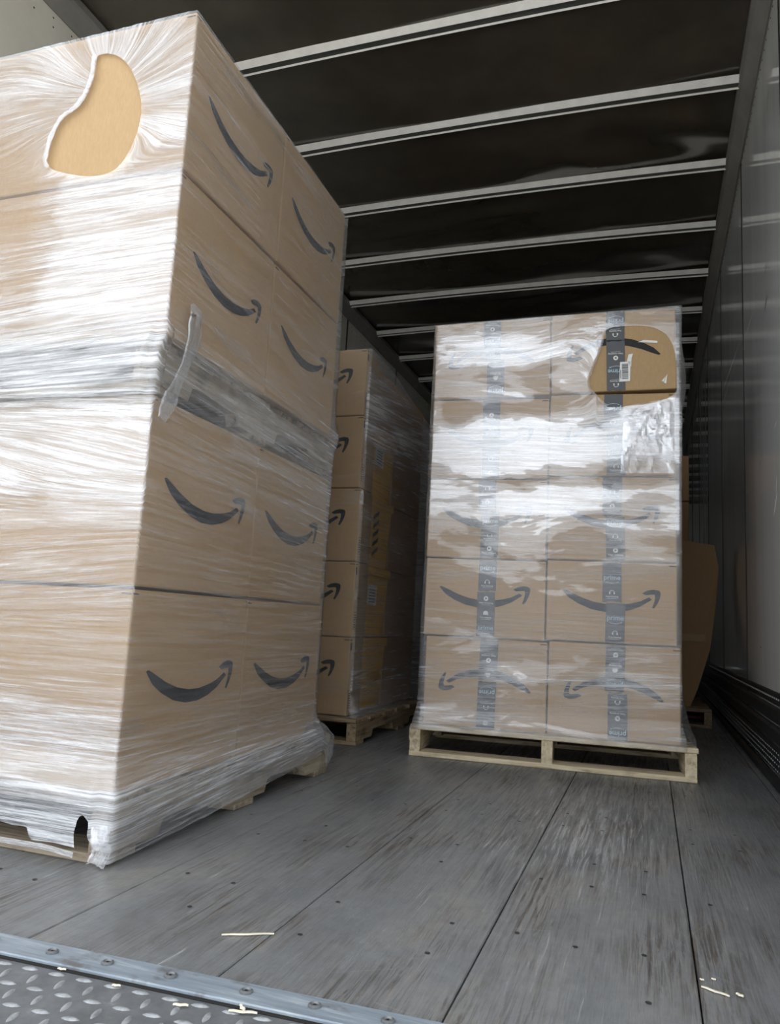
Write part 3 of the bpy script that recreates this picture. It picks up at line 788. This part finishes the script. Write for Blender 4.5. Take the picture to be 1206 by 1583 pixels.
carton((.11, 5.36, .101), 0, .30, .36, .93, 'tall narrow brown carton behind the sagging carton', 'cartons deep in the trailer', CARD_DARK, slots=False)

# ================================================================== STRETCH WRAP
def in_poly(x, y, P):
    c = False; n = len(P); j = n-1
    for i in range(n):
        xi, yi = P[i]; xj, yj = P[j]
        if (yi > y) != (yj > y) and x < (xj-xi)*(y-yi)/(yj-yi)+xi: c = not c
        j = i
    return c
def near_poly(x, y, P):
    best = None
    for i in range(len(P)):
        ax, ay = P[i]; bx, by = P[(i+1) % len(P)]
        dx, dy = bx-ax, by-ay; t = max(0, min(1, ((x-ax)*dx+(y-ay)*dy)/(dx*dx+dy*dy+1e-12)))
        qx, qy = ax+dx*t, ay+dy*t; dd = (qx-x)**2+(qy-y)**2
        if best is None or dd < best[0]: best = (dd, qx, qy)
    return best
def smooth_poly(P, it=2):
    for _ in range(it):
        Q = []
        for i in range(len(P)):
            a, b = P[i], P[(i+1) % len(P)]
            Q += [(a[0]*.75+b[0]*.25, a[1]*.75+b[1]*.25), (a[0]*.25+b[0]*.75, a[1]*.25+b[1]*.75)]
        P = Q
    return P
def sstep(a, b, x):
    t = max(0, min(1, (x-a)/(b-a))); return t*t*(3-2*t)
def frange(a, b, st):
    n = max(1, int(round((b-a)/st))); return [a+(b-a)*i/n for i in range(n)]
def build_film(name, label, loc, rotz, W, D, z0f, z1f, ext, layers, flow, holes, sres, zn, amp, seed, loose, xr=lambda z: 0.0, film=None, yr=lambda z: 1.0):
    """tube of film round a W x D load; s runs along front, right side, back, left side"""
    per = 2*W+2*D
    ss = frange(0, W, sres[0]) + frange(W, W+D, sres[1]) + frange(W+D, 2*W+D, sres[2]) + frange(2*W+D, per, sres[3])
    corners = [W, W+D, 2*W+D]
    for c in corners: ss += [c-.006, c+.006]
    ss = sorted(set(round(x, 5) for x in ss)); ns = len(ss)
    def point(s, e):
        s = s % per
        if s <= W: p = Vector((s, 0, 0)); n = Vector((0, -1, 0))
        elif s <= W+D: p = Vector((W, s-W, 0)); n = Vector((1, 0, 0))
        elif s <= 2*W+D: p = Vector((W-(s-W-D), D, 0)); n = Vector((0, 1, 0))
        else: p = Vector((0, D-(s-2*W-D), 0)); n = Vector((-1, 0, 0))
        nn = [Vector((0, -1, 0)), Vector((1, 0, 0)), Vector((0, 1, 0)), Vector((-1, 0, 0))]
        for i, c in enumerate([W, W+D, 2*W+D, per, 0]):
            if abs(s-c) < .0065:
                n = (nn[i % 4]+nn[(i+1) % 4]) if i < 4 else nn[3]+nn[0]
                if abs(s-c) > .004: n = nn[i % 4]*(1 if s < c else .45)+nn[(i+1) % 4]*(1 if s > c else .45) if i < 4 else n
                break
        return p + n*e, n
    vs = []; meta = []
    for s in ss:
        a, b = z0f(s), z1f(s)
        for j in range(zn+1):
            z = a+(b-a)*j/zn
            meta.append([s, z])
    Hs = [smooth_poly(h, 2) for h in holes]
    boxes = [(min(p[0] for p in h), max(p[0] for p in h), min(p[1] for p in h), max(p[1] for p in h)) for h in Hs]
    inside = [False]*len(meta)
    for i, (s, z) in enumerate(meta):
        for h, b in zip(Hs, boxes):
            if b[0] <= s <= b[1] and b[2] <= z <= b[3] and in_poly(s, z, h): inside[i] = True
    cells = []
    for i in range(ns):
        i2 = (i+1) % ns
        for j in range(zn): cells.append((i*(zn+1)+j, i2*(zn+1)+j, i2*(zn+1)+j+1, i*(zn+1)+j+1))
    faces = [c for c in cells if not all(inside[k] for k in c)]
    cut = set(k for c in faces for k in c if inside[k])
    for k in cut:   # snap the rim onto the torn outline
        s, z = meta[k]; best = None
        for h in Hs:
            q = near_poly(s, z, h)
            if best is None or q[0] < best[0]: best = q
        meta[k] = [best[1], best[2]]
    uvs = []; lay = []
    for k, (s, z) in enumerate(meta):
        u, v = flow(s, z); l = layers(s, z)
        d = 0.0
        if amp:
            d += amp*l*(noise.noise(Vector((u*2.2, v*34, seed)))*0.9 + noise.noise(Vector((u*4, v*80, seed+5)))*0.5)
            d += 0.0022*noise.noise(Vector((s*5, z*5, seed+9)))
        e = ext(s, z) + max(-0.002, d)
        for h, b in zip(Hs, boxes):   # film lies close to the carton near a tear
            pass
        p, n = point(s, e); p.x += xr(z)*(sstep(.88*W, W, s) if s < W else 1.0 if s <= W+D else 0.0); p.y = p.y*yr(z) if p.y > 0 else p.y; p.z = z
        vs.append(p); uvs.append((u, v)); lay.append(l)
    used = sorted(set(k for f in faces for k in f)); mp = {k: i for i, k in enumerate(used)}
    me = bpy.data.meshes.new(name)
    me.from_pydata([tuple(vs[k]) for k in used], [], [tuple(mp[k] for k in f) for f in faces]); me.update()
    uvl = me.uv_layers.new(name='flow')
    per_u = max(u for u, v in uvs)
    fi = 0
    for poly, f in zip(me.polygons, faces):
        us = [uvs[k][0] for k in f]; wrap = max(us)-min(us) > 1.0
        for li, k in zip(poly.loop_indices, f):
            u, v = uvs[k]
            uvl.data[li].uv = (u+per if wrap and u < .5 else u, v)
    at = me.attributes.new('layers', 'FLOAT', 'POINT')
    for i, k in enumerate(used): at.data[i].value = lay[k]
    at = me.attributes.new('loose', 'FLOAT', 'POINT')
    for i, k in enumerate(used): at.data[i].value = loose(*meta[k])
    for p in me.polygons: p.use_smooth = True
    me.materials.append(film or FILM)
    o = bpy.data.objects.new(name, me); COL.objects.link(o); o.location = loc; o.rotation_euler = (0, 0, rotz)
    tag(o, label, 'stretch wrap', 'stretch wrap round the loads')
    return o, Hs, point
def film_ribbon(name, parent, path, wd, layer=1.6, folds=5, seed=1.0, depth=(1, 0, 0)):
    """bunched loose film: a pleated ribbon along a path"""
    vs = []; uv = []; n = len(path); m = folds*2
    dv = Vector(depth)
    for i, p in enumerate(path):
        a = Vector(path[max(0, i-1)]); b = Vector(path[min(n-1, i+1)]); t = (b-a).normalized()
        side = t.cross(dv).normalized()
        wv = wd[i] if isinstance(wd, (list, tuple)) else wd
        for j in range(m+1):
            q = j/m-.5
            z = (0.5+.5*noise.noise(Vector((i*.7, j*1.3, seed))))*wv*.22*(1 if j % 2 else .15)
            vs.append(Vector(p)+side*(q*wv*(1+.25*noise.noise(Vector((i*.8, j*.5, seed+3)))))+dv*z); uv.append((i*.03, j*.012))
    fs = [(i*(m+1)+j, i*(m+1)+j+1, (i+1)*(m+1)+j+1, (i+1)*(m+1)+j) for i in range(n-1) for j in range(m)]
    o = mesh_obj(name, vs, fs, FILM, parent, True)
    uvl = o.data.uv_layers.new(name='flow')
    for poly in o.data.polygons:
        for li, k in zip(poly.loop_indices, poly.vertices): uvl.data[li].uv = uv[k]
    at = o.data.attributes.new('layers', 'FLOAT', 'POINT')
    a2 = o.data.attributes.new('loose', 'FLOAT', 'POINT')
    for i in range(len(vs)): a2.data[i].value = .7
    at = o.data.attributes['layers']
    for i in range(len(vs)): at.data[i].value = layer*(0.6+.4*noise.noise(Vector((i*.3, seed, 0))))
    return o
def dense(path, k=4):
    out = []
    P = [Vector(p) for p in path]
    for i in range(len(P)-1):
        for q in range(k): out.append(P[i].lerp(P[i+1], q/k))
    out.append(P[-1]); return out

# ----- left load film
W1, D1 = 1.16, 0.932
O1 = Vector((-2.134, 1.280, 0))
kid = [(0.913, 1.741), (0.946, 1.742), (0.99, 1.72), (1.027, 1.673), (1.051, 1.613), (1.058, 1.56), (1.047, 1.504), (1.026, 1.458), (0.994, 1.433), (0.942, 1.432), (0.877, 1.448), (0.809, 1.474), (0.811, 1.519), (0.823, 1.566), (0.843, 1.598), (0.873, 1.609), (0.894, 1.627), (0.908, 1.656), (0.919, 1.699)]
gapA = [(0.60, 0.058), (0.80, 0.056), (0.923, 0.053), (0.955, 0.053), (0.995, 0.051), (1.004, 0.043), (1.01, 0.026), (1.0, 0.022), (0.96, 0.021), (0.80, 0.019), (0.60, 0.02)]
gapB = [(1.118, 0.085), (1.127, 0.09), (1.141, 0.089), (1.146, 0.074), (1.144, 0.053), (1.150, 0.046), (1.156, 0.020), (1.147, 0.002), (1.129, 0.004), (1.115, 0.036), (1.113, 0.058), (1.117, 0.07)]
gapC = [(0.90, 0.0165), (0.96, 0.019), (1.008, 0.024), (1.068, 0.031), (1.112, 0.038), (1.124, 0.018), (1.118, 0.0145), (1.04, 0.0155), (0.961, 0.016)]
holeD = [(1.130, 0.958), (1.137, 0.967), (1.144, 0.955), (1.139, 0.946)]
def z0_1(s):
    if s < W1:
        rag = 0.004*noise.noise(Vector((s*22, 1, 0)))
        if s < 1.0: return .053 + rag
        if s < 1.112: return .053 - .021*sstep(1.0, 1.012, s) + rag
        return .032 - .026*sstep(1.112, 1.15, s)
    t = s-W1
    if t < D1:
        return 0.008+0.062*min(1, t/.95)**1.15 + 0.0025*noise.noise(Vector((s*12, 4, 0)))
    return 0.07
def z1_1(s): return 1.797
def ext_1(s, z):
    e = 0.007 + 0.033*sstep(0.20, 0.12, z)
    if W1-.01 < s < W1+D1+.01: e = 0.006 + 0.024*sstep(.20, .11, z)
    mid = sstep(.89, .93, z)*(1-sstep(1.05, 1.09, z))
    if s < W1-.01: e += 0.018*mid
    elif s < W1+.01: e += .012*mid
    return e
def lay_1(s, z):
    b = 0.62
    if s <= W1+.004:     # front
        b = 1.0
        b += 0.55*exp(-((z-1.16)/.14)**2) + 0.55*exp(-((z-.83)/.10)**2) + .35*exp(-((z-.07)/.09)**2)  # gathered layers; white glare of the middle rows painted in as well
        b -= 0.55*exp(-((z-.40)/.11)**2) + 0.38*exp(-((z-.60)/.07)**2) + .45*exp(-((z-1.78)/.03)**2)
        d = hypot((s-.93)/.25, (z-1.6)/.22)
        if z > 1.43: b += 0.25*exp(-((d-.75)/.35)**2) - .15
        if z > 1.08 and s < .86: b -= .75*sstep(.86, .76, s)*sstep(1.10, 1.2, z)*(1-sstep(1.5, 1.6, z))  # dark reflection painted in as thinner milk
    else:
        t = s-W1
        b = 0.30 + .80*exp(-((z-.10)/.10)**2) + .30*exp(-((z-1.02+.12*t)/.14)**2) + .30*sstep(.5, .9, t)*exp(-((z-.75)/.25)**2)
        b += .18*sstep(1.5, 1.8, z) 
    return max(.12, b + .12*noise.noise(Vector((s*4, z*5, 2.0))))
def flow_1(s, z):
    u, v = s, z
    if s <= W1+.004:
        d = hypot(s-.95, (z-1.60)); wgt = exp(-(max(0, d-.14)/.22)**2)*sstep(1.43, 1.58, z)
        a = atan2(z-1.62, -(s-.99)) if s < .95 else atan2(z-1.60, s-.92)
        v = z*(1-wgt) + wgt*(a*.34 + 1.6)
        v += 0.22*(s-1.0)*exp(-((z-.80)/.09)**2) - .10*(s-1.0)*exp(-((z-.55)/.09)**2)
        v -= 0.06*(s-1.0)*exp(-((z-1.1)/.2)**2)
    else:
        t = s-W1
        v = z + 0.10*t*exp(-((z-.08)/.12)**2)*-1 + 0.02*t + .03*t*exp(-((z-.9)/.3)**2)
    return u, v
def glare_1(s, z):  # gloss by zone, paints in where the front rows catch sky glare
    if s > W1+.004: return .16 + .25*exp(-((z-1.0+.12*(s-W1))/.15)**2) + .12*sstep(1.5, 1.8, z)
    l = .52 + .45*exp(-((z-1.22)/.15)**2) + .35*exp(-((z-.80)/.09)**2) - .30*exp(-((z-.40)/.13)**2) - .22*exp(-((z-.60)/.06)**2) + .15*exp(-((z-.10)/.06)**2)
    if z > 1.08 and s < .88: l -= .75*sstep(.90, .78, s)*sstep(1.06, 1.16, z)*(1-sstep(1.56, 1.64, z))  # same dark reflection painted in: sheen held back
    return l
f1, H1, P1 = build_film('stretch_wrap', 'milky torn stretch wrap round the large left load', O1, 0, W1, D1, z0_1, z1_1, ext_1, lay_1, flow_1,
                    [kid, gapB, holeD], (0.0072, 0.009, 0.06, 0.06), 240, 0.0022, 3.0, glare_1, lambda z: -.002 + .016*sstep(1.0, 1.05, z), yr=lambda z: 1 - .044*sstep(1.04, 1.12, z))
# curled rim of the kidney-shaped tear (left side) and loose strands
rim = []
for (s, z) in H1[0]: rim.append((s, z))
arcl = [p for p in rim if p[0] < .93 and z > 0]
idx = sorted(range(len(rim)), key=lambda i: i)
left_run = [rim[i] for i in idx if rim[i][0] < 0.925 and rim[i][1] > 1.47]
left_run.sort(key=lambda p: -p[1])
film_ribbon('curled_edge', f1, [(s-.004, -.011, z) for s, z in left_run], [0.010+.016*abs(noise.noise(Vector((i*.45, 0, 1)))) for i in range(len(left_run))], .75, 3, 2.0, (0, -1, 0))
strand = [(-0.944, 1.341, 1.139), (-0.942, 1.360, 1.118), (-0.936, 1.347, 1.054), (-0.934, 1.322, 0.987), (-0.936, 1.296, 0.928), (-0.938, 1.281, 0.893), (-0.942, 1.272, 0.862)]
film_ribbon('loose_strand', f1, dense([Vector(p)-O1 for p in strand], 4), [.012, .022, .032, .040, .046, .050, .050, .046, .042, .038, .034, .031, .029, .028, .028, .030, .034, .038, .042, .044, .044, .040, .036, .030, .024], .7, 6, 5.0, (1, 0, 0))
film_ribbon('twisted_film', f1, dense([(0.60, -.046, .020), (0.90, -.047, .0235), (0.98, -.048, .0245), (1.06, -.047, .0245), (1.12, -.046, .019)], 6), .011, 2.0, 3, 8.0, (0, -1, 0))
film_ribbon('loose_tail', f1, dense([(1.168, .84, .15), (1.180, .93, .13), (1.190, .985, .10), (1.188, 1.0, .06), (1.184, .995, .035)], 4), [.05, .06, .07, .075, .07, .07, .065, .06, .055, .05, .045, .04, .035, .03, .025, .02, .015], 1.2, 5, 4.0, (1, -.3, 0))
film_ribbon('gathered_corner', f1, dense([(1.168, -.035, .075), (1.176, -.045, .05), (1.180, -.042, .03), (1.172, -.046, .010)], 5), .034, 1.6, 4, 6.0, (.5, -1, 0))

# ----- centre load film
W2, D2 = 0.905, 1.09
O2 = cw(0.028, 0.018, 0)
ho = [(0.603, 1.39), (0.623, 1.457), (0.65, 1.519), (0.664, 1.577), (0.67, 1.607), (0.728, 1.617), (0.82, 1.613), (0.87, 1.593), (0.904, 1.556), (0.922, 1.491), (0.9245, 1.374), (0.9235, 1.357), (0.9, 1.335), (0.844, 1.315), (0.743, 1.305), (0.681, 1.301), (0.651, 1.336)]
ho = [(a-.028, b) for a, b in ho]
def z0_2(s):
    if s < W2: return .100 + .004*noise.noise(Vector((s*10, 3, 0)))
    return .10 - .06*sstep(W2+.05, W2+.4, s)*(1-sstep(W2+D2-.1, W2+D2, s))
def z1_2(s):
    k = s/W2 if s < W2 else 1.0 if s < W2+D2 else 1-(s-W2-D2)/W2 if s < 2*W2+D2 else 0.0
    return 1.651 + .034*k
def ext_2(s, z):
    e = .008 + .014*sstep(.20, .11, z)
    if W2-.01 < s < W2+D2: e += .040*sstep(.36, .10, z)*sstep(W2, W2+.05, s) + (.034*exp(-((z-1.45)/.16)**2)*sstep(W2+.01, W2+.15, s))
    return e
def lay_2(s, z):
    if s > W2+.004: return .75
    b = .55 + .60*exp(-((z-1.20)/.13)**2) + .35*exp(-((z-.93)/.07)**2) + .40*exp(-((z-.15)/.06)**2) + .25*exp(-((z-.30)/.05)**2)
    b += .65*exp(-((s-.30)/.18)**2-((z-1.53)/.07)**2) - .25*exp(-((z-.60)/.07)**2) 
    b -= .45*exp(-((s-.36)/.16)**2-((z-1.30)/.045)**2) + .4*exp(-((s-.08)/.08)**2-((z-1.31)/.05)**2)
    b += .45*exp(-((s-.83)/.11)**2-((z-1.20)/.12)**2)
    return max(.15, b + .15*noise.noise(Vector((s*5, z*6, 7.0))))
def flow_2(s, z):
    u, v = s, z
    if s <= W2+.004:
        d = hypot(s-.60, z-1.44); wg = exp(-(max(0, d-.03)/.15)**2)*(1 if s < .62 else 0.4)
        a = atan2(z-1.40, .66-s) if s < .62 else 0
        v = z*(1-wg)+wg*(a*.10+1.4)
        v += -.05*s*exp(-((z-.27)/.12)**2) + .03*s*exp(-((z-1.0)/.2)**2)
        if s > .66 and 1.03 < z < 1.33:   # crumpled bundle under the tear
            k = sstep(.66, .74, s)*sstep(1.03, 1.08, z)*(1-sstep(1.28, 1.33, z))
            v += k*.05*(s-.8)
    return u, v
def glare_2(s, z):
    if s > W2+.004: return .2
    l = .40 + .10*exp(-((z-1.45)/.3)**2) - .14*sstep(.80, .65, z) + .55*exp(-((z-1.18)/.10)**2) + .35*exp(-((z-.93)/.06)**2) - .12*exp(-((z-.55)/.1)**2)
    l += .65*exp(-((s-.30)/.20)**2-((z-1.53)/.06)**2) + .12*exp(-((z-.13)/.04)**2)
    l -= .6*exp(-((s-.36)/.16)**2-((z-1.30)/.04)**2) + .5*exp(-((s-.08)/.08)**2-((z-1.29)/.06)**2)
    return l
f2, H2, P2 = build_film('stretch_wrap', 'glossy stretch wrap round the taped load on the pale pallet', O2, CA, W2, D2, z0_2, z1_2, ext_2, lay_2, flow_2,
                    [ho], (0.0075, 0.03, 0.05, 0.03), 220, 0.0016, 21.0, glare_2, film=FILM_GLARE)
def rel2(pts): return [(a-.028, b, c) for a, b, c in pts]
film_ribbon('curled_edge', f2, [(s+.002, -.014, z) for s, z in sorted([p for p in H2[0] if p[0] < .66], key=lambda p: -p[1])], [.006+.014*abs(noise.noise(Vector((i*.4, 3, 1)))) for i in range(len([p for p in H2[0] if p[0] < .66]))], .8, 3, 3.3, (0, -1, 0))
# crumpled film bundled below the tear: a pleated sheet
cr = []; nu, nv = 30, 34; uvc = []
for j in range(nv+1):
    for i in range(nu+1):
        a, b = i/nu, j/nv
        s = .715 + (.888-.715)*a - .012*b*(1-a); z = 1.305 - .25*b + .03*a*(1-b)
        ed = min(1, 6*min(a, 1-a, b, 1-b))
        q = Vector((a*3+.6*b, b*3.5-.8*a, 4.0))
        rd = abs(noise.noise(q*1.2)) + .55*abs(noise.noise(q*2.6))
        y = -.0135 - ed*(.002+.013*(0.62-min(.62, rd)))
        cr.append((s, y, z)); uvc.append((a*.3+b*.4, b*.2-a*.25+.05*noise.noise(q)))
fc = [(j*(nu+1)+i, j*(nu+1)+i+1, (j+1)*(nu+1)+i+1, (j+1)*(nu+1)+i) for j in range(nv) for i in range(nu)]
co = mesh_obj('crumpled_film', cr, fc, FILM_GLARE, f2, False)
ul = co.data.uv_layers.new(name='flow')
for p in co.data.polygons:
    for li, k in zip(p.loop_indices, p.vertices): ul.data[li].uv = uvc[k]
at = co.data.attributes.new('layers', 'FLOAT', 'POINT')
for k in range(len(cr)): at.data[k].value = .45 + .3*noise.noise(Vector(cr[k])*30)
at = co.data.attributes.new('loose', 'FLOAT', 'POINT')
for k in range(len(cr)): at.data[k].value = .6

# ----- back-left film (sides only reach the carton corner)
W3, D3 = 0.935, 0.965
O3 = Vector((BX-W3+.006, BY, 0))
def lay_3(s, z):
    b = .45 + 1.6*exp(-((z-1.36)/.15)**2) + .3*exp(-((z-.2)/.15)**2)
    if s < W3: b = .12
    return b
f3, H3, P3 = build_film('stretch_wrap', 'dim stretch wrap round the shadowed stack behind the left load', O3, 0, W3, D3, lambda s: .09, lambda s: 1.61 - (.09*sstep(W3+.1, W3+D3, s) if s < W3+D3 else .09),
                    lambda s, z: .014+.03*sstep(.2, .09, z)*(1 if s > W3 else 0), lay_3, lambda s, z: (s, z-.12*(s-W3)*sstep(1.0, 1.5, z)), [], (.05, .018, .06, .06), 90, .0015, 33.0, lambda s, z: .25)

# ================================================================== LOOSE BITS ON THE FLOOR
def splinter(a, b, wd, label, name='wood_splinter', z=0.001):
    a = Vector((*a, z)); b = Vector((*b, z)); t = (b-a); n = Vector((-t.y, t.x, 0)).normalized()
    k = 7; vs = []
    for i in range(k):
        p = a + t*(i/(k-1)) + n*wd*.25*sin(i*1.7)
        ww = wd*(.35+.65*sin(pi*(i+.6)/(k+.2)))
        vs += [p-n*ww/2, p+n*ww/2, p+n*ww*.4+Vector((0, 0, wd*.5)), p-n*ww*.4+Vector((0, 0, wd*.5))]
    fs = [(4*i+j, 4*i+(j+1) % 4, 4*i+4+(j+1) % 4, 4*i+4+j) for i in range(k-1) for j in range(4)] + [(0, 1, 2, 3), tuple(4*(k-1)+j for j in (3, 2, 1, 0))]
    o = mesh_obj(name, vs, fs, SPLINT); tag(o, label, 'splinter', 'wood splinters on the floor'); return o
splinter((-.607, 1.086), (-.539, 1.125), .0035, 'long pale wood splinter lying alone on the floor near the dock plate')
splinter((.070, 1.229), (.105, 1.215), .0035, 'pale splinter near the right wall, longest of its cluster')
splinter((.069, 1.254), (.075, 1.253), .003, 'tiny splinter crumb left behind the longest right-hand splinter')
splinter((.085, 1.263), (.091, 1.262), .003, 'tiny splinter crumb farthest back in the right-hand cluster')
splinter((.114, 1.228), (.123, 1.222), .004, 'stubby splinter chip at the right end of its cluster')
ZP = .0045
splinter((-.480, .8905), (-.446, .900), .0035, 'splintered pale chip below a bolt on the dock plate lip', z=ZP)
splinter((-.472, .904), (-.461, .895), .004, 'short cross sliver lying over the splintered chip on the dock plate', z=ZP+.002)
splinter((-.548, .875), (-.530, .881), .0035, 'small pale splinter on the tread between two lugs', z=ZP)
splinter((-.645, .884), (-.634, .887), .003, 'tiny pale splinter on the left part of the tread plate', z=ZP)
splinter((-.737, .891), (-.725, .893), .003, 'tiny splinter close to the lip at the far left of the tread plate', z=ZP)
